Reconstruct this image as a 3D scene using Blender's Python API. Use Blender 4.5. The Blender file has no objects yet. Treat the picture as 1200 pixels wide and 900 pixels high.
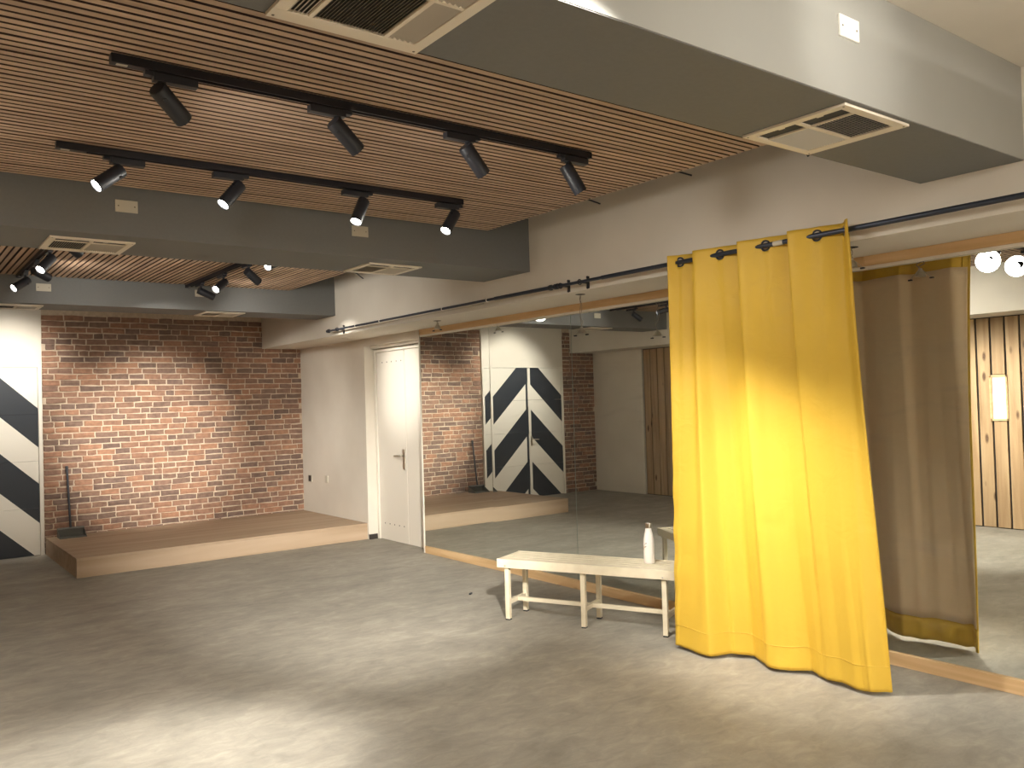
import bpy, bmesh, math, random
from mathutils import Vector, Matrix
random.seed(7)
sc = bpy.context.scene
# ---------------------------------------------------------------- camera
cam_d = bpy.data.cameras.new('camera'); cam = bpy.data.objects.new('camera', cam_d)
sc.collection.objects.link(cam); sc.camera = cam
YAW, PITCH, ROLL, FPX = 0.648912652, 0.0203975642, -0.0294230906, 990.676614
_f = Vector((math.sin(YAW)*math.cos(PITCH), math.cos(YAW)*math.cos(PITCH), math.sin(PITCH)))
_r0 = Vector((math.cos(YAW), -math.sin(YAW), 0)); _u0 = _r0.cross(_f)
_r = _r0*math.cos(ROLL) + _u0*math.sin(ROLL); _u = _r.cross(_f)
m3 = Matrix((_r, _u, -_f)).transposed()
cam.matrix_world = Matrix.Translation((0, 0, 1.5)) @ m3.to_4x4()
cam_d.sensor_width = 36; cam_d.lens = 36*FPX/1200; cam_d.clip_start = 0.05
# ---------------------------------------------------------------- world and exposure
w = bpy.data.worlds.new('world'); sc.world = w; w.use_nodes = True
w.node_tree.nodes['Background'].inputs[0].default_value = (0.9, 0.95, 1, 1)
w.node_tree.nodes['Background'].inputs[1].default_value = 0.02
sc.view_settings.view_transform = 'Standard'; sc.view_settings.look = 'None'
sc.view_settings.gamma = 1; sc.view_settings.use_curve_mapping = False
sc.view_settings.exposure = 1.42
cy = sc.cycles
cy.use_denoising = True; cy.max_bounces = 10; cy.diffuse_bounces = 6; cy.glossy_bounces = 6
cy.sample_clamp_indirect = 6; cy.caustics_reflective = True; cy.use_light_tree = True
SPOT = 120.0           # watts of a track spotlight
LAMPCOL = (1.0, 0.95, 0.86)
COOLCOL = (0.95, 0.97, 1.0)

def area(name, loc, size, power, col):
    ld = bpy.data.lights.new(name, 'AREA'); ld.shape = 'RECTANGLE'; ld.size, ld.size_y = size; ld.energy = power; ld.color = col
    o = bpy.data.objects.new(name, ld); sc.collection.objects.link(o); o.location = loc; return o
# unseen area lights added behind the photographer to fill the room
area('fill_light', (1.9, -2.6, 2.80), (3.0, 1.0), 125, (1, .96, .9))
area('fill_light', (1.9, -.8, 2.80), (3.0, 1.0), 130, (1, .96, .9))

# ================================================================ helpers
C = sc.collection
def srgb(r, g, b):
    f = lambda c: (c/255/12.92) if c/255 <= 0.04045 else ((c/255+0.055)/1.055)**2.4
    return (f(r), f(g), f(b), 1)

class MB:
    """collects boxes, prisms and tubes into one mesh"""
    def __init__(s): s.v = []; s.f = []
    def add(s, vs, fs):
        n = len(s.v); s.v += [tuple(v) for v in vs]; s.f += [tuple(i+n for i in f) for f in fs]; return s
    def box(s, a, b, M=None):
        (x0, y0, z0), (x1, y1, z1) = a, b
        x0, x1 = sorted((x0, x1)); y0, y1 = sorted((y0, y1)); z0, z1 = sorted((z0, z1))
        vs = [Vector(p) for p in ((x0,y0,z0),(x1,y0,z0),(x1,y1,z0),(x0,y1,z0),(x0,y0,z1),(x1,y0,z1),(x1,y1,z1),(x0,y1,z1))]
        if M: vs = [M @ v for v in vs]
        return s.add(vs, [(0,3,2,1),(4,5,6,7),(0,1,5,4),(1,2,6,5),(2,3,7,6),(3,0,4,7)])
    def frame(s, c, X, Y, Z, hx, hy, hz):
        """oriented box"""
        c = Vector(c); vs = [c + X*(i*hx) + Y*(j*hy) + Z*(k*hz) for (i,j,k) in ((-1,-1,-1),(1,-1,-1),(1,1,-1),(-1,1,-1),(-1,-1,1),(1,-1,1),(1,1,1),(-1,1,1))]
        return s.add(vs, [(0,3,2,1),(4,5,6,7),(0,1,5,4),(1,2,6,5),(2,3,7,6),(3,0,4,7)])
    def rings(s, rings, cap0=True, cap1=True):
        n = len(rings[0]); vs = [p for r in rings for p in r]; fs = []
        for i in range(len(rings)-1):
            for j in range(n):
                k = (j+1) % n
                fs.append((i*n+j, i*n+k, (i+1)*n+k, (i+1)*n+j))
        if cap0: fs.append(tuple(reversed(range(n))))
        if cap1: fs.append(tuple(range((len(rings)-1)*n, len(rings)*n)))
        return s.add(vs, fs)
    def lathe(s, o, d, prof, n=20, cap0=True, cap1=True):
        """prof = [(distance along d, radius)]"""
        o = Vector(o); d = Vector(d).normalized()
        a = d.orthogonal().normalized(); b = d.cross(a)
        R = []
        for t, r in prof:
            R.append([o + d*t + (a*math.cos(2*math.pi*j/n) + b*math.sin(2*math.pi*j/n))*r for j in range(n)])
        return s.rings(R, cap0, cap1)
    def tube(s, pts, r, n=8, caps=True):
        pts = [Vector(p) for p in pts]; R = []
        prev = None
        for i, p in enumerate(pts):
            t = (pts[min(i+1, len(pts)-1)] - pts[max(i-1, 0)]).normalized()
            a = t.orthogonal().normalized() if prev is None else (prev - t*prev.dot(t)).normalized()
            prev = a; b = t.cross(a)
            rr = r[i] if isinstance(r, (list, tuple)) else r
            R.append([p + (a*math.cos(2*math.pi*j/n) + b*math.sin(2*math.pi*j/n))*rr for j in range(n)])
        return s.rings(R, caps, caps)
    def torus(s, c, d, R, r, n=20, m=8):
        c = Vector(c); d = Vector(d).normalized(); a = d.orthogonal().normalized(); b = d.cross(a)
        vs = []; fs = []
        for i in range(n):
            e = a*math.cos(2*math.pi*i/n) + b*math.sin(2*math.pi*i/n)
            for j in range(m):
                q = 2*math.pi*j/m
                vs.append(c + e*(R + r*math.cos(q)) + d*(r*math.sin(q)))
        for i in range(n):
            for j in range(m):
                fs.append((i*m+j, ((i+1)%n)*m+j, ((i+1)%n)*m+(j+1)%m, i*m+(j+1)%m))
        return s.add(vs, fs)
    def mesh(s, name, mat, smooth=False, bevel=0):
        me = bpy.data.meshes.new(name); me.from_pydata(s.v, [], s.f)
        bm = bmesh.new(); bm.from_mesh(me); bmesh.ops.recalc_face_normals(bm, faces=bm.faces)
        if bevel:
            bmesh.ops.bevel(bm, geom=[e for e in bm.edges if len(e.link_faces) == 2 and e.calc_face_angle(0) > 0.6], offset=bevel, segments=2, affect='EDGES', profile=0.6)
        bm.to_mesh(me); bm.free()
        if mat: me.materials.append(mat)
        if smooth:
            for p in me.polygons: p.use_smooth = True
            try: me.set_sharp_from_angle(angle=math.radians(40))
            except Exception: pass
        return me
    def build(s, name, mat, parent=None, smooth=False, bevel=0):
        o = bpy.data.objects.new(name, s.mesh(name, mat, smooth, bevel)); C.objects.link(o)
        if parent is not None: put(o, parent)
        return o

LOC = {}
def put(o, parent):
    """parent, keeping the world position the mesh was written in"""
    o.parent = parent
    o.location = Vector(o.location) - wl(parent)
def wl(o):
    p = Vector(o.location)
    while o.parent is not None:
        o = o.parent; p += Vector(o.location)
    return p
def thing(name, label, cat, loc, group=None):
    o = bpy.data.objects.new(name, None); C.objects.link(o); o.location = loc; o.empty_display_size = .1
    o['label'] = label; o['category'] = cat
    if group: o['group'] = group
    return o
def tag(o, label, cat, group=None):
    o['label'] = label; o['category'] = cat
    if group: o['group'] = group
    return o
def struct(o, label=None, cat=None):
    o['kind'] = 'structure'
    if label: o['label'] = label
    if cat: o['category'] = cat
    return o

# ================================================================ materials
def mat(name, col, rough=.6, metal=0, noise=None, bump=0, spec=.5):
    """noise = (scale, colour2, amount, stretch xyz)"""
    m = bpy.data.materials.new(name); m.use_nodes = True
    nt = m.node_tree; p = nt.nodes['Principled BSDF']
    p.inputs['Base Color'].default_value = col if len(col) == 4 else (*col, 1)
    p.inputs['Roughness'].default_value = rough; p.inputs['Metallic'].default_value = metal
    p.inputs['Specular IOR Level'].default_value = spec
    if noise:
        sca, c2, amt, st = noise
        tc = nt.nodes.new('ShaderNodeTexCoord'); mp = nt.nodes.new('ShaderNodeMapping'); mp.inputs['Scale'].default_value = st
        nz = nt.nodes.new('ShaderNodeTexNoise'); nz.inputs['Scale'].default_value = sca; nz.inputs['Detail'].default_value = 6
        nt.links.new(tc.outputs['Object'], mp.inputs[0])
        oi = nt.nodes.new('ShaderNodeObjectInfo'); ad = nt.nodes.new('ShaderNodeVectorMath'); ad.operation = 'ADD'
        mu = nt.nodes.new('ShaderNodeMath'); mu.operation = 'MULTIPLY'; mu.inputs[1].default_value = 37
        nt.links.new(oi.outputs['Random'], mu.inputs[0])
        nt.links.new(mp.outputs[0], ad.inputs[0]); nt.links.new(mu.outputs[0], ad.inputs[1]); nt.links.new(ad.outputs[0], nz.inputs['Vector'])
        rp = nt.nodes.new('ShaderNodeValToRGB'); rp.color_ramp.elements[0].position = .5-amt/2; rp.color_ramp.elements[1].position = .5+amt/2
        rp.color_ramp.elements[0].color = col if len(col) == 4 else (*col, 1); rp.color_ramp.elements[1].color = c2 if len(c2) == 4 else (*c2, 1)
        nt.links.new(nz.outputs[0], rp.inputs[0]); nt.links.new(rp.outputs[0], p.inputs['Base Color'])
        m['ramp'] = rp.name
        if bump:
            b = nt.nodes.new('ShaderNodeBump'); b.inputs['Strength'].default_value = bump; b.inputs['Distance'].default_value = .002
            nt.links.new(nz.outputs[0], b.inputs['Height']); nt.links.new(b.outputs[0], p.inputs['Normal'])
    return m
def emit(name, col, st):
    m = bpy.data.materials.new(name); m.use_nodes = True; nt = m.node_tree
    p = nt.nodes['Principled BSDF']; p.inputs['Base Color'].default_value = (1, 1, 1, 1)
    p.inputs['Emission Color'].default_value = (*col, 1); p.inputs['Emission Strength'].default_value = st
    return m
def wood(name, light, dark, axis, scale=1.0, knots=False, vary=.25, rough=.6):
    """plank wood with the grain along the given axis, each object its own shade"""
    m = bpy.data.materials.new(name); m.use_nodes = True; nt = m.node_tree; N = nt.nodes.new; L = nt.links.new
    p = nt.nodes['Principled BSDF']; p.inputs['Roughness'].default_value = rough; p.inputs['Specular IOR Level'].default_value = .3
    tc = N('ShaderNodeTexCoord'); oi = N('ShaderNodeObjectInfo'); mp = N('ShaderNodeMapping')
    st = [14*scale]*3; st[axis] = 0.9*scale; mp.inputs['Scale'].default_value = st
    L(tc.outputs['Object'], mp.inputs[0])
    mu = N('ShaderNodeMath'); mu.operation = 'MULTIPLY'; mu.inputs[1].default_value = 53; L(oi.outputs['Random'], mu.inputs[0])
    ad = N('ShaderNodeVectorMath'); ad.operation = 'ADD'; L(mp.outputs[0], ad.inputs[0]); L(mu.outputs[0], ad.inputs[1])
    nz = N('ShaderNodeTexNoise'); nz.inputs['Scale'].default_value = 2.2; nz.inputs['Detail'].default_value = 8; nz.inputs['Distortion'].default_value = .6
    L(ad.outputs[0], nz.inputs['Vector'])
    rp = N('ShaderNodeValToRGB'); rp.color_ramp.elements[0].position = .32; rp.color_ramp.elements[1].position = .68
    rp.color_ramp.elements[0].color = dark; rp.color_ramp.elements[1].color = light
    L(nz.outputs[0], rp.inputs[0])
    hs = N('ShaderNodeHueSaturation'); mr = N('ShaderNodeMapRange'); mr.inputs['To Min'].default_value = 1-vary; mr.inputs['To Max'].default_value = 1+vary
    L(oi.outputs['Random'], mr.inputs[0]); L(mr.outputs[0], hs.inputs['Value'])
    src = rp.outputs[0]
    if knots:
        mk = N('ShaderNodeMapping'); s2 = [7]*3; s2[axis] = 2.6; mk.inputs['Scale'].default_value = s2; L(tc.outputs['Object'], mk.inputs[0])
        a2 = N('ShaderNodeVectorMath'); a2.operation = 'ADD'; L(mk.outputs[0], a2.inputs[0]); L(mu.outputs[0], a2.inputs[1])
        vo = N('ShaderNodeTexVoronoi'); vo.inputs['Scale'].default_value = 1.0; L(a2.outputs[0], vo.inputs['Vector'])
        r2 = N('ShaderNodeValToRGB'); r2.color_ramp.elements[0].position = .08; r2.color_ramp.elements[1].position = .17
        r2.color_ramp.elements[0].color = (1,1,1,1); r2.color_ramp.elements[1].color = (0,0,0,1); L(vo.outputs['Distance'], r2.inputs[0])
        mx = N('ShaderNodeMix'); mx.data_type = 'RGBA'; L(r2.outputs[0], mx.inputs[0]); L(src, mx.inputs[6])
        mx.inputs[7].default_value = (dark[0]*.35, dark[1]*.3, dark[2]*.3, 1); src = mx.outputs[2]
    L(src, hs.inputs['Color']); L(hs.outputs[0], p.inputs['Base Color'])
    return m

M_white = mat('white_paint', srgb(222, 216, 204), .75, noise=(3, srgb(214, 207, 194), .6, (1,1,1)))
M_wallwhite = mat('wall_white', srgb(220, 214, 202), .8, noise=(2.2, srgb(208, 200, 187), .7, (1,1,1)), bump=.15)
M_grey = mat('beam_grey', srgb(114, 115, 114), .7, noise=(60, srgb(109, 110, 109), .6, (1,1,1)), bump=.1)
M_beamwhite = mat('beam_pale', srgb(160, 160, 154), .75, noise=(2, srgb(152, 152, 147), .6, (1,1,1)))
M_dark = mat('void_dark', (.012, .011, .01), .9)
M_ceil = mat('ceiling_dark', srgb(70, 66, 60), .9)
M_black = mat('black_powder_coat', srgb(36, 39, 47), .45)
M_blackrail = mat('rail_black', srgb(26, 26, 34), .4)
M_grille = mat('grille_cream', srgb(226, 217, 200), .5)
M_grille2 = mat('grille_louver', srgb(196, 190, 178), .5)
M_filter = mat('grille_backing', srgb(60, 62, 62), .8)
M_slat = wood('slat_wood', srgb(196, 172, 150), srgb(166, 143, 125), 0, .8, vary=.12)
M_slat2 = wood('slat_wood_along', srgb(204, 176, 148), srgb(170, 142, 116), 1, .8, vary=.12)
M_felt = mat('slat_backing_felt', srgb(36, 24, 21), .95)
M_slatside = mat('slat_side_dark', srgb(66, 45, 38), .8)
M_pine = wood('pine_strip', srgb(214, 184, 142), srgb(192, 158, 114), 1, .6, knots=True, vary=.05)
M_ply = wood('platform_ply', srgb(186, 164, 140), srgb(166, 143, 117), 0, .25, vary=.03)
M_plank = wood('wall_plank', srgb(178, 152, 118), srgb(150, 122, 90), 2, .5, knots=True, vary=.12)
M_plate = mat('cover_plate', srgb(190, 184, 168), .5)
M_plate_w = mat('cover_plate_white', srgb(240, 238, 230), .5)
M_screw = mat('screw_steel', srgb(110, 105, 95), .35, .8)
M_steel = mat('brushed_steel', srgb(190, 184, 170), .3, 1)
M_chrome = mat('chrome', srgb(210, 208, 204), .12, 1)
M_rod = mat('rod_gunmetal', srgb(62, 68, 80), .4, .6)
M_bench = mat('bench_cream', srgb(226, 216, 192), .45, noise=(9, srgb(208, 196, 170), .5, (1,1,1)))
M_bottle = mat('bottle_white', srgb(240, 234, 226), .35)
M_door = mat('door_white', srgb(226, 220, 208), .5)
M_mortar = mat('mortar', srgb(204, 186, 164), .95, noise=(30, srgb(178, 160, 140), .5, (1,1,1)), bump=.6)
M_lens = emit('lamp_lens', (1, .95, .86), 22)
M_niche = emit('lit_niche_pane', (1, .95, .84), .42)
M_plastic = mat('grey_plastic', srgb(104, 104, 98), .5)
M_switch = mat('dark_switch', srgb(52, 48, 44), .5)

# floor: cloudy concrete look vinyl tiles
def floor_mat():
    m = bpy.data.materials.new('floor_concrete_vinyl'); m.use_nodes = True; nt = m.node_tree; N = nt.nodes.new; L = nt.links.new
    p = nt.nodes['Principled BSDF']
    tc = N('ShaderNodeTexCoord')
    def noise(sc_, st, det=8, dist=.3):
        mp = N('ShaderNodeMapping'); mp.inputs['Scale'].default_value = st; L(tc.outputs['Object'], mp.inputs[0])
        n = N('ShaderNodeTexNoise'); n.inputs['Scale'].default_value = sc_; n.inputs['Detail'].default_value = det; n.inputs['Roughness'].default_value = .62
        n.inputs['Distortion'].default_value = dist; L(mp.outputs[0], n.inputs['Vector']); return n
    n1 = noise(2.3, (.8, 1.3, 1)); n2 = noise(11, (.7, 1.3, 1), 12, .8); n3 = noise(70, (1, 1, 1), 4, 0)
    br = N('ShaderNodeTexBrick'); br.inputs['Scale'].default_value = 1; br.inputs['Mortar Size'].default_value = .0022; br.inputs['Brick Width'].default_value = .92; br.inputs['Row Height'].default_value = .46
    br.inputs['Color1'].default_value = (.44,.44,.44,1); br.inputs['Color2'].default_value = (.56,.56,.56,1); br.inputs['Mortar'].default_value = (.2,.2,.2,1); br.offset = .5
    L(tc.outputs['Object'], br.inputs['Vector'])
    def mth(op, a, b):
        x = N('ShaderNodeMath'); x.operation = op
        for i, q in enumerate((a, b)):
            if isinstance(q, (int, float)): x.inputs[i].default_value = q
            else: L(q, x.inputs[i])
        return x.outputs[0]
    s = mth('ADD', mth('MULTIPLY', n1.outputs[0], .45), mth('MULTIPLY', n2.outputs[0], .42))
    s = mth('ADD', s, mth('MULTIPLY', n3.outputs[0], .08)); s = mth('ADD', s, mth('MULTIPLY', br.outputs[0], .07))
    rp = N('ShaderNodeValToRGB'); e = rp.color_ramp.elements
    e[0].position = .36; e[0].color = srgb(128, 124, 115); e[1].position = .72; e[1].color = srgb(180, 174, 161)
    k = e.new(.53); k.color = srgb(152, 147, 136)
    L(s, rp.inputs[0]); L(rp.outputs[0], p.inputs['Base Color'])
    r = N('ShaderNodeMapRange'); r.inputs['To Min'].default_value = .5; r.inputs['To Max'].default_value = .68; L(n2.outputs[0], r.inputs[0]); L(r.outputs[0], p.inputs['Roughness'])
    p.inputs['Specular IOR Level'].default_value = .3
    b = N('ShaderNodeBump'); b.inputs['Strength'].default_value = .25; b.inputs['Distance'].default_value = .002; L(s, b.inputs['Height']); L(b.outputs[0], p.inputs['Normal'])
    return m
M_floor = floor_mat()

def brick_mat():
    m = bpy.data.materials.new('brick_clay'); m.use_nodes = True; nt = m.node_tree; N = nt.nodes.new; L = nt.links.new
    p = nt.nodes['Principled BSDF']; p.inputs['Roughness'].default_value = .9
    geo = N('ShaderNodeNewGeometry'); oi = N('ShaderNodeObjectInfo')
    a = N('ShaderNodeMath'); a.operation = 'ADD'; L(geo.outputs['Random Per Island'], a.inputs[0]); L(oi.outputs['Random'], a.inputs[1])
    f = N('ShaderNodeMath'); f.operation = 'FRACT'; L(a.outputs[0], f.inputs[0])
    rp = N('ShaderNodeValToRGB'); rp.color_ramp.interpolation = 'LINEAR'; e = rp.color_ramp.elements
    e[0].position = 0; e[0].color = srgb(106, 86, 76); e[1].position = 1; e[1].color = srgb(138, 106, 88)
    for q, c in ((.2, srgb(122, 98, 84)), (.45, srgb(146, 108, 86)), (.62, srgb(116, 96, 86)), (.8, srgb(154, 114, 90))):
        k = e.new(q); k.color = c
    L(f.outputs[0], rp.inputs[0])
    nz = N('ShaderNodeTexNoise'); nz.inputs['Scale'].default_value = 22; nz.inputs['Detail'].default_value = 8
    tc = N('ShaderNodeTexCoord'); ad = N('ShaderNodeVectorMath'); ad.operation = 'ADD'
    mu = N('ShaderNodeMath'); mu.operation = 'MULTIPLY'; mu.inputs[1].default_value = 91; L(f.outputs[0], mu.inputs[0])
    L(tc.outputs['Object'], ad.inputs[0]); L(mu.outputs[0], ad.inputs[1]); L(ad.outputs[0], nz.inputs['Vector'])
    mr = N('ShaderNodeMapRange'); mr.inputs['From Min'].default_value = .3; mr.inputs['From Max'].default_value = .7; mr.inputs['To Min'].default_value = .78; mr.inputs['To Max'].default_value = 1.18
    L(nz.outputs[0], mr.inputs[0])
    hs = N('ShaderNodeHueSaturation'); L(rp.outputs[0], hs.inputs['Color']); L(mr.outputs[0], hs.inputs['Value'])
    L(hs.outputs[0], p.inputs['Base Color'])
    b = N('ShaderNodeBump'); b.inputs['Strength'].default_value = .7; b.inputs['Distance'].default_value = .004; L(nz.outputs[0], b.inputs['Height']); L(b.outputs[0], p.inputs['Normal'])
    return m
M_brick = brick_mat()

def mirror_mat():
    m = bpy.data.materials.new('mirror_silver'); m.use_nodes = True; nt = m.node_tree; N = nt.nodes.new; L = nt.links.new
    out = nt.nodes['Material Output']; nt.nodes.remove(nt.nodes['Principled BSDF'])
    g = N('ShaderNodeBsdfGlossy'); g.inputs['Color'].default_value = (.80, .82, .78, 1); g.inputs['Roughness'].default_value = 0
    d = N('ShaderNodeBsdfDiffuse'); d.inputs['Color'].default_value = (.7, .72, .72, 1)
    tc = N('ShaderNodeTexCoord'); mp = N('ShaderNodeMapping'); mp.inputs['Rotation'].default_value = (.5, 0, 0); mp.inputs['Scale'].default_value = (1, 1.2, 5); L(tc.outputs['Object'], mp.inputs[0])
    nz = N('ShaderNodeTexNoise'); nz.inputs['Scale'].default_value = 1.6; nz.inputs['Detail'].default_value = 7; nz.inputs['Distortion'].default_value = 1.6; L(mp.outputs[0], nz.inputs['Vector'])
    rp = N('ShaderNodeValToRGB'); rp.color_ramp.elements[0].position = .56; rp.color_ramp.elements[1].position = .86
    rp.color_ramp.elements[0].color = (.012,)*3+(1,); rp.color_ramp.elements[1].color = (.09,)*3+(1,); L(nz.outputs[0], rp.inputs[0])
    mx = N('ShaderNodeMixShader'); L(rp.outputs[0], mx.inputs[0]); L(g.outputs[0], mx.inputs[1]); L(d.outputs[0], mx.inputs[2]); L(mx.outputs[0], out.inputs[0])
    return m
M_mirror = mirror_mat()
M_glassedge = mat('mirror_edge', srgb(150, 165, 155), .2)

def stripes_mat():
    """chevron paint on the double door: 0.825 m period, rising to the middle seam"""
    m = bpy.data.materials.new('chevron_paint'); m.use_nodes = True; nt = m.node_tree; N = nt.nodes.new; L = nt.links.new
    p = nt.nodes['Principled BSDF']; p.inputs['Roughness'].default_value = .5
    tc = N('ShaderNodeTexCoord'); sx = N('ShaderNodeSeparateXYZ'); L(tc.outputs['Object'], sx.inputs[0])
    def mth(op, a, b=0):
        x = N('ShaderNodeMath'); x.operation = op
        for i, q in enumerate((a, b)):
            if isinstance(q, (int, float)): x.inputs[i].default_value = q
            else: L(q, x.inputs[i])
        return x.outputs[0]
    ax = mth('ABSOLUTE', sx.outputs[0])
    t0 = mth('ADD', sx.outputs[2], mth('MULTIPLY', ax, .955)); t = mth('ADD', t0, 4.05*2-1.799); t = mth('FRACT', mth('DIVIDE', t, .81))
    blk = mth('MULTIPLY', mth('LESS_THAN', t, .52), mth('LESS_THAN', t0, 2.59))
    band = mth('MULTIPLY', mth('GREATER_THAN', sx.outputs[0], .006), mth('LESS_THAN', sx.outputs[0], .045))
    blk = mth('MAXIMUM', blk, band)
    wb = mth('MULTIPLY', mth('GREATER_THAN', sx.outputs[0], -.05), mth('LESS_THAN', sx.outputs[0], .0))
    blk = mth('MULTIPLY', blk, mth('SUBTRACT', 1, wb))
    mx = N('ShaderNodeMix'); mx.data_type = 'RGBA'; L(blk, mx.inputs[0]); mx.inputs[6].default_value = srgb(226, 220, 208); mx.inputs[7].default_value = srgb(40, 45, 52)
    L(mx.outputs[2], p.inputs['Base Color']); return m
M_stripe = stripes_mat()

def cloth_mat(name, col, rough=.55, sheen=.4, trans=0.0):
    m = bpy.data.materials.new(name); m.use_nodes = True; nt = m.node_tree; N = nt.nodes.new; L = nt.links.new
    p = nt.nodes['Principled BSDF']; p.inputs['Base Color'].default_value = col; p.inputs['Roughness'].default_value = rough
    p.inputs['Sheen Weight'].default_value = sheen; p.inputs['Sheen Tint'].default_value = col; p.inputs['Specular IOR Level'].default_value = .35
    tc = N('ShaderNodeTexCoord'); nz = N('ShaderNodeTexNoise'); nz.inputs['Scale'].default_value = 7; nz.inputs['Detail'].default_value = 5; nz.inputs['Distortion'].default_value = .8
    L(tc.outputs['Object'], nz.inputs['Vector'])
    b = N('ShaderNodeBump'); b.inputs['Strength'].default_value = .35; b.inputs['Distance'].default_value = .02; L(nz.outputs[0], b.inputs['Height']); L(b.outputs[0], p.inputs['Normal'])
    if trans:
        out = nt.nodes['Material Output']; tr = N('ShaderNodeBsdfTranslucent'); tr.inputs['Color'].default_value = col; mx = N('ShaderNodeMixShader'); mx.inputs[0].default_value = trans
        L(p.outputs[0], mx.inputs[1]); L(tr.outputs[0], mx.inputs[2]); L(mx.outputs[0], out.inputs[0])
    return m
M_yellow = cloth_mat('yellow_satin', srgb(216, 178, 64), trans=.14)
M_hem = cloth_mat('yellow_hem', srgb(218, 180, 68), trans=.08)
M_lining = cloth_mat('beige_lining', srgb(246, 224, 192), .8, .1, .28)

# ================================================================ the room
XW = 4.43        # face of the right wall and of the mirrors
XB, ZB = 3.92, 2.25   # face and underside of the bulkhead above the mirrors
XL = -.66        # left wall
YB = 10.35       # back wall
YF = -3.2        # behind the camera
ZC = 2.87        # ceiling
floor = struct(MB().box((XL-.4, YF-.3, -.1), (5.0, YB+.3, 0)).build('floor', M_floor))
ceil = struct(MB().box((XL-.4, YF-.3, ZC), (5.0, YB+.3, ZC+.1)).build('ceiling', M_ceil))
# right wall: the plain end by the stage, the door recess, the wall behind the mirrors
wr = struct(MB().box((XW, 8.58, 0), (5.0, YB, ZB)).box((4.60, 7.39, 0), (5.0, 8.58, ZB)).box((4.455, YF, 0), (5.0, 7.385, ZB))
       .box((XW+.0, 7.39, 2.165), (4.60, 8.58, ZB)).build('wall_right', M_wallwhite))
bkh = struct(MB().box((XB, YF, ZB), (5.0, YB, ZC)).build('trim_1', M_wallwhite))
bkl = struct(MB().box((XL-.3, YF, ZB), (-.15, YB, ZC)).build('trim_2', M_wallwhite))
wf = struct(MB().box((XL-.4, YF-.2, 0), (5.0, YF, ZC)).build('wall_front', M_wallwhite))
# left wall: white by the stage, planks from there towards the camera
wlft = struct(MB().box((XL-.3, 9.24, 0), (XL, YB, ZB)).box((XL-.3, YF, 0), (XL-.045, 9.24, ZB)).build('wall_left', M_wallwhite))
MB().box((XL-.045, YF, 0), (XL-.04, 3.88, ZB)).box((XL-.045, 4.01, 0), (XL-.04, 9.24, ZB)).box((XL-.045, 3.88, 0), (XL-.04, 4.01, 1.15)).box((XL-.045, 3.88, 1.62), (XL-.04, 4.01, ZB)).build('plank_backing', M_dark, wlft)
pitch = .1449
y = 9.235; k = 0
pm = MB().box((0, 0, 0), (.022, pitch-.02, ZB-.02)).mesh('plank', M_plank, bevel=.002)
while y - pitch > YF + .1:
    y0 = y - pitch
    hit = abs(y0 - 3.874) < .05
    if not hit:
        o = bpy.data.objects.new('plank', pm); C.objects.link(o); o.location = (XL-.04, y0, .01); put(o, wlft)
    else:
        MB().box((XL-.04, y0, .01), (XL-.018, y0+pitch-.02, 1.135)).build('plank', M_plank, wlft, bevel=.002)
        MB().box((XL-.04, y0, 1.635), (XL-.018, y0+pitch-.02, ZB-.01)).build('plank', M_plank, wlft, bevel=.002)
    y = y0
# small framed opening in the planks
wd = MB()
for a, b in (((3.85, 1.14), (4.03, 1.165)), ((3.85, 1.605), (4.03, 1.63)), ((3.85, 1.14), (3.87, 1.63)), ((4.01, 1.14), (4.03, 1.63))):
    wd.box((XL-.05, a[0], a[1]), (XL-.005, b[0], b[1]))
win = struct(wd.build('window_1', M_pine, bevel=.002))
MB().box((XL-.044, 3.865, 1.16), (XL-.038, 4.015, 1.61)).build('pane', M_niche, win)

# back wall: mortar core behind bricks, white panel with the striped double door
DX0, DX1 = .03, 1.47
wb = MB().box((XL-.3, YB+.0, 0), (DX0, YB+.2, ZC)).box((DX1, YB, 0), (4.6, YB+.2, ZC)).build('wall_back', M_mortar)
struct(wb)
struct(MB().box((DX0, YB-.03, 2.03), (DX1, YB+.2, ZC)).build('trim_3', M_wallwhite))
BRK = []
def brick_points(w_, h_, rnd):
    """a worn brick: irregular outline, raised face"""
    d = .009; j = lambda s: rnd.uniform(-s, s)
    out = []
    pts = [(0, 0), (w_*.5, 0), (w_, 0), (w_, h_*.5), (w_, h_), (w_*.5, h_), (0, h_), (0, h_*.5)]
    back = [(x + j(.003), 0, z + j(.0045)) for x, z in pts]
    c = rnd.uniform(.003, .008)
    front = []
    for i, (x, z) in enumerate(pts):
        cx, cz = w_/2, h_/2
        fx = x + (c if x < cx-.001 else -c if x > cx+.001 else 0); fz = z + (.004 if z < cz-.001 else -.004 if z > cz+.001 else 0)
        if i in (0, 2, 4, 6): fx += (c*.6 if x < cx else -c*.6)
        front.append((fx + back[i][0] - x + j(.0015), -d + j(.0035), fz + back[i][2] - z + j(.0015)))
    mid = [(b[0], -d*.55, b[2]) for b in back]
    return back, mid, front
def brick_rings(mb, x0, z0, w_, h_, rnd, yb):
    rs = brick_points(w_, h_, rnd)
    mb.rings([[Vector((x0+p[0], yb+p[1], z0+p[2])) for p in r] for r in rs], False, True)
rnd = random.Random(3)
bl = []
CH = .0648
nrow = int((2.46)/CH)+1
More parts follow.
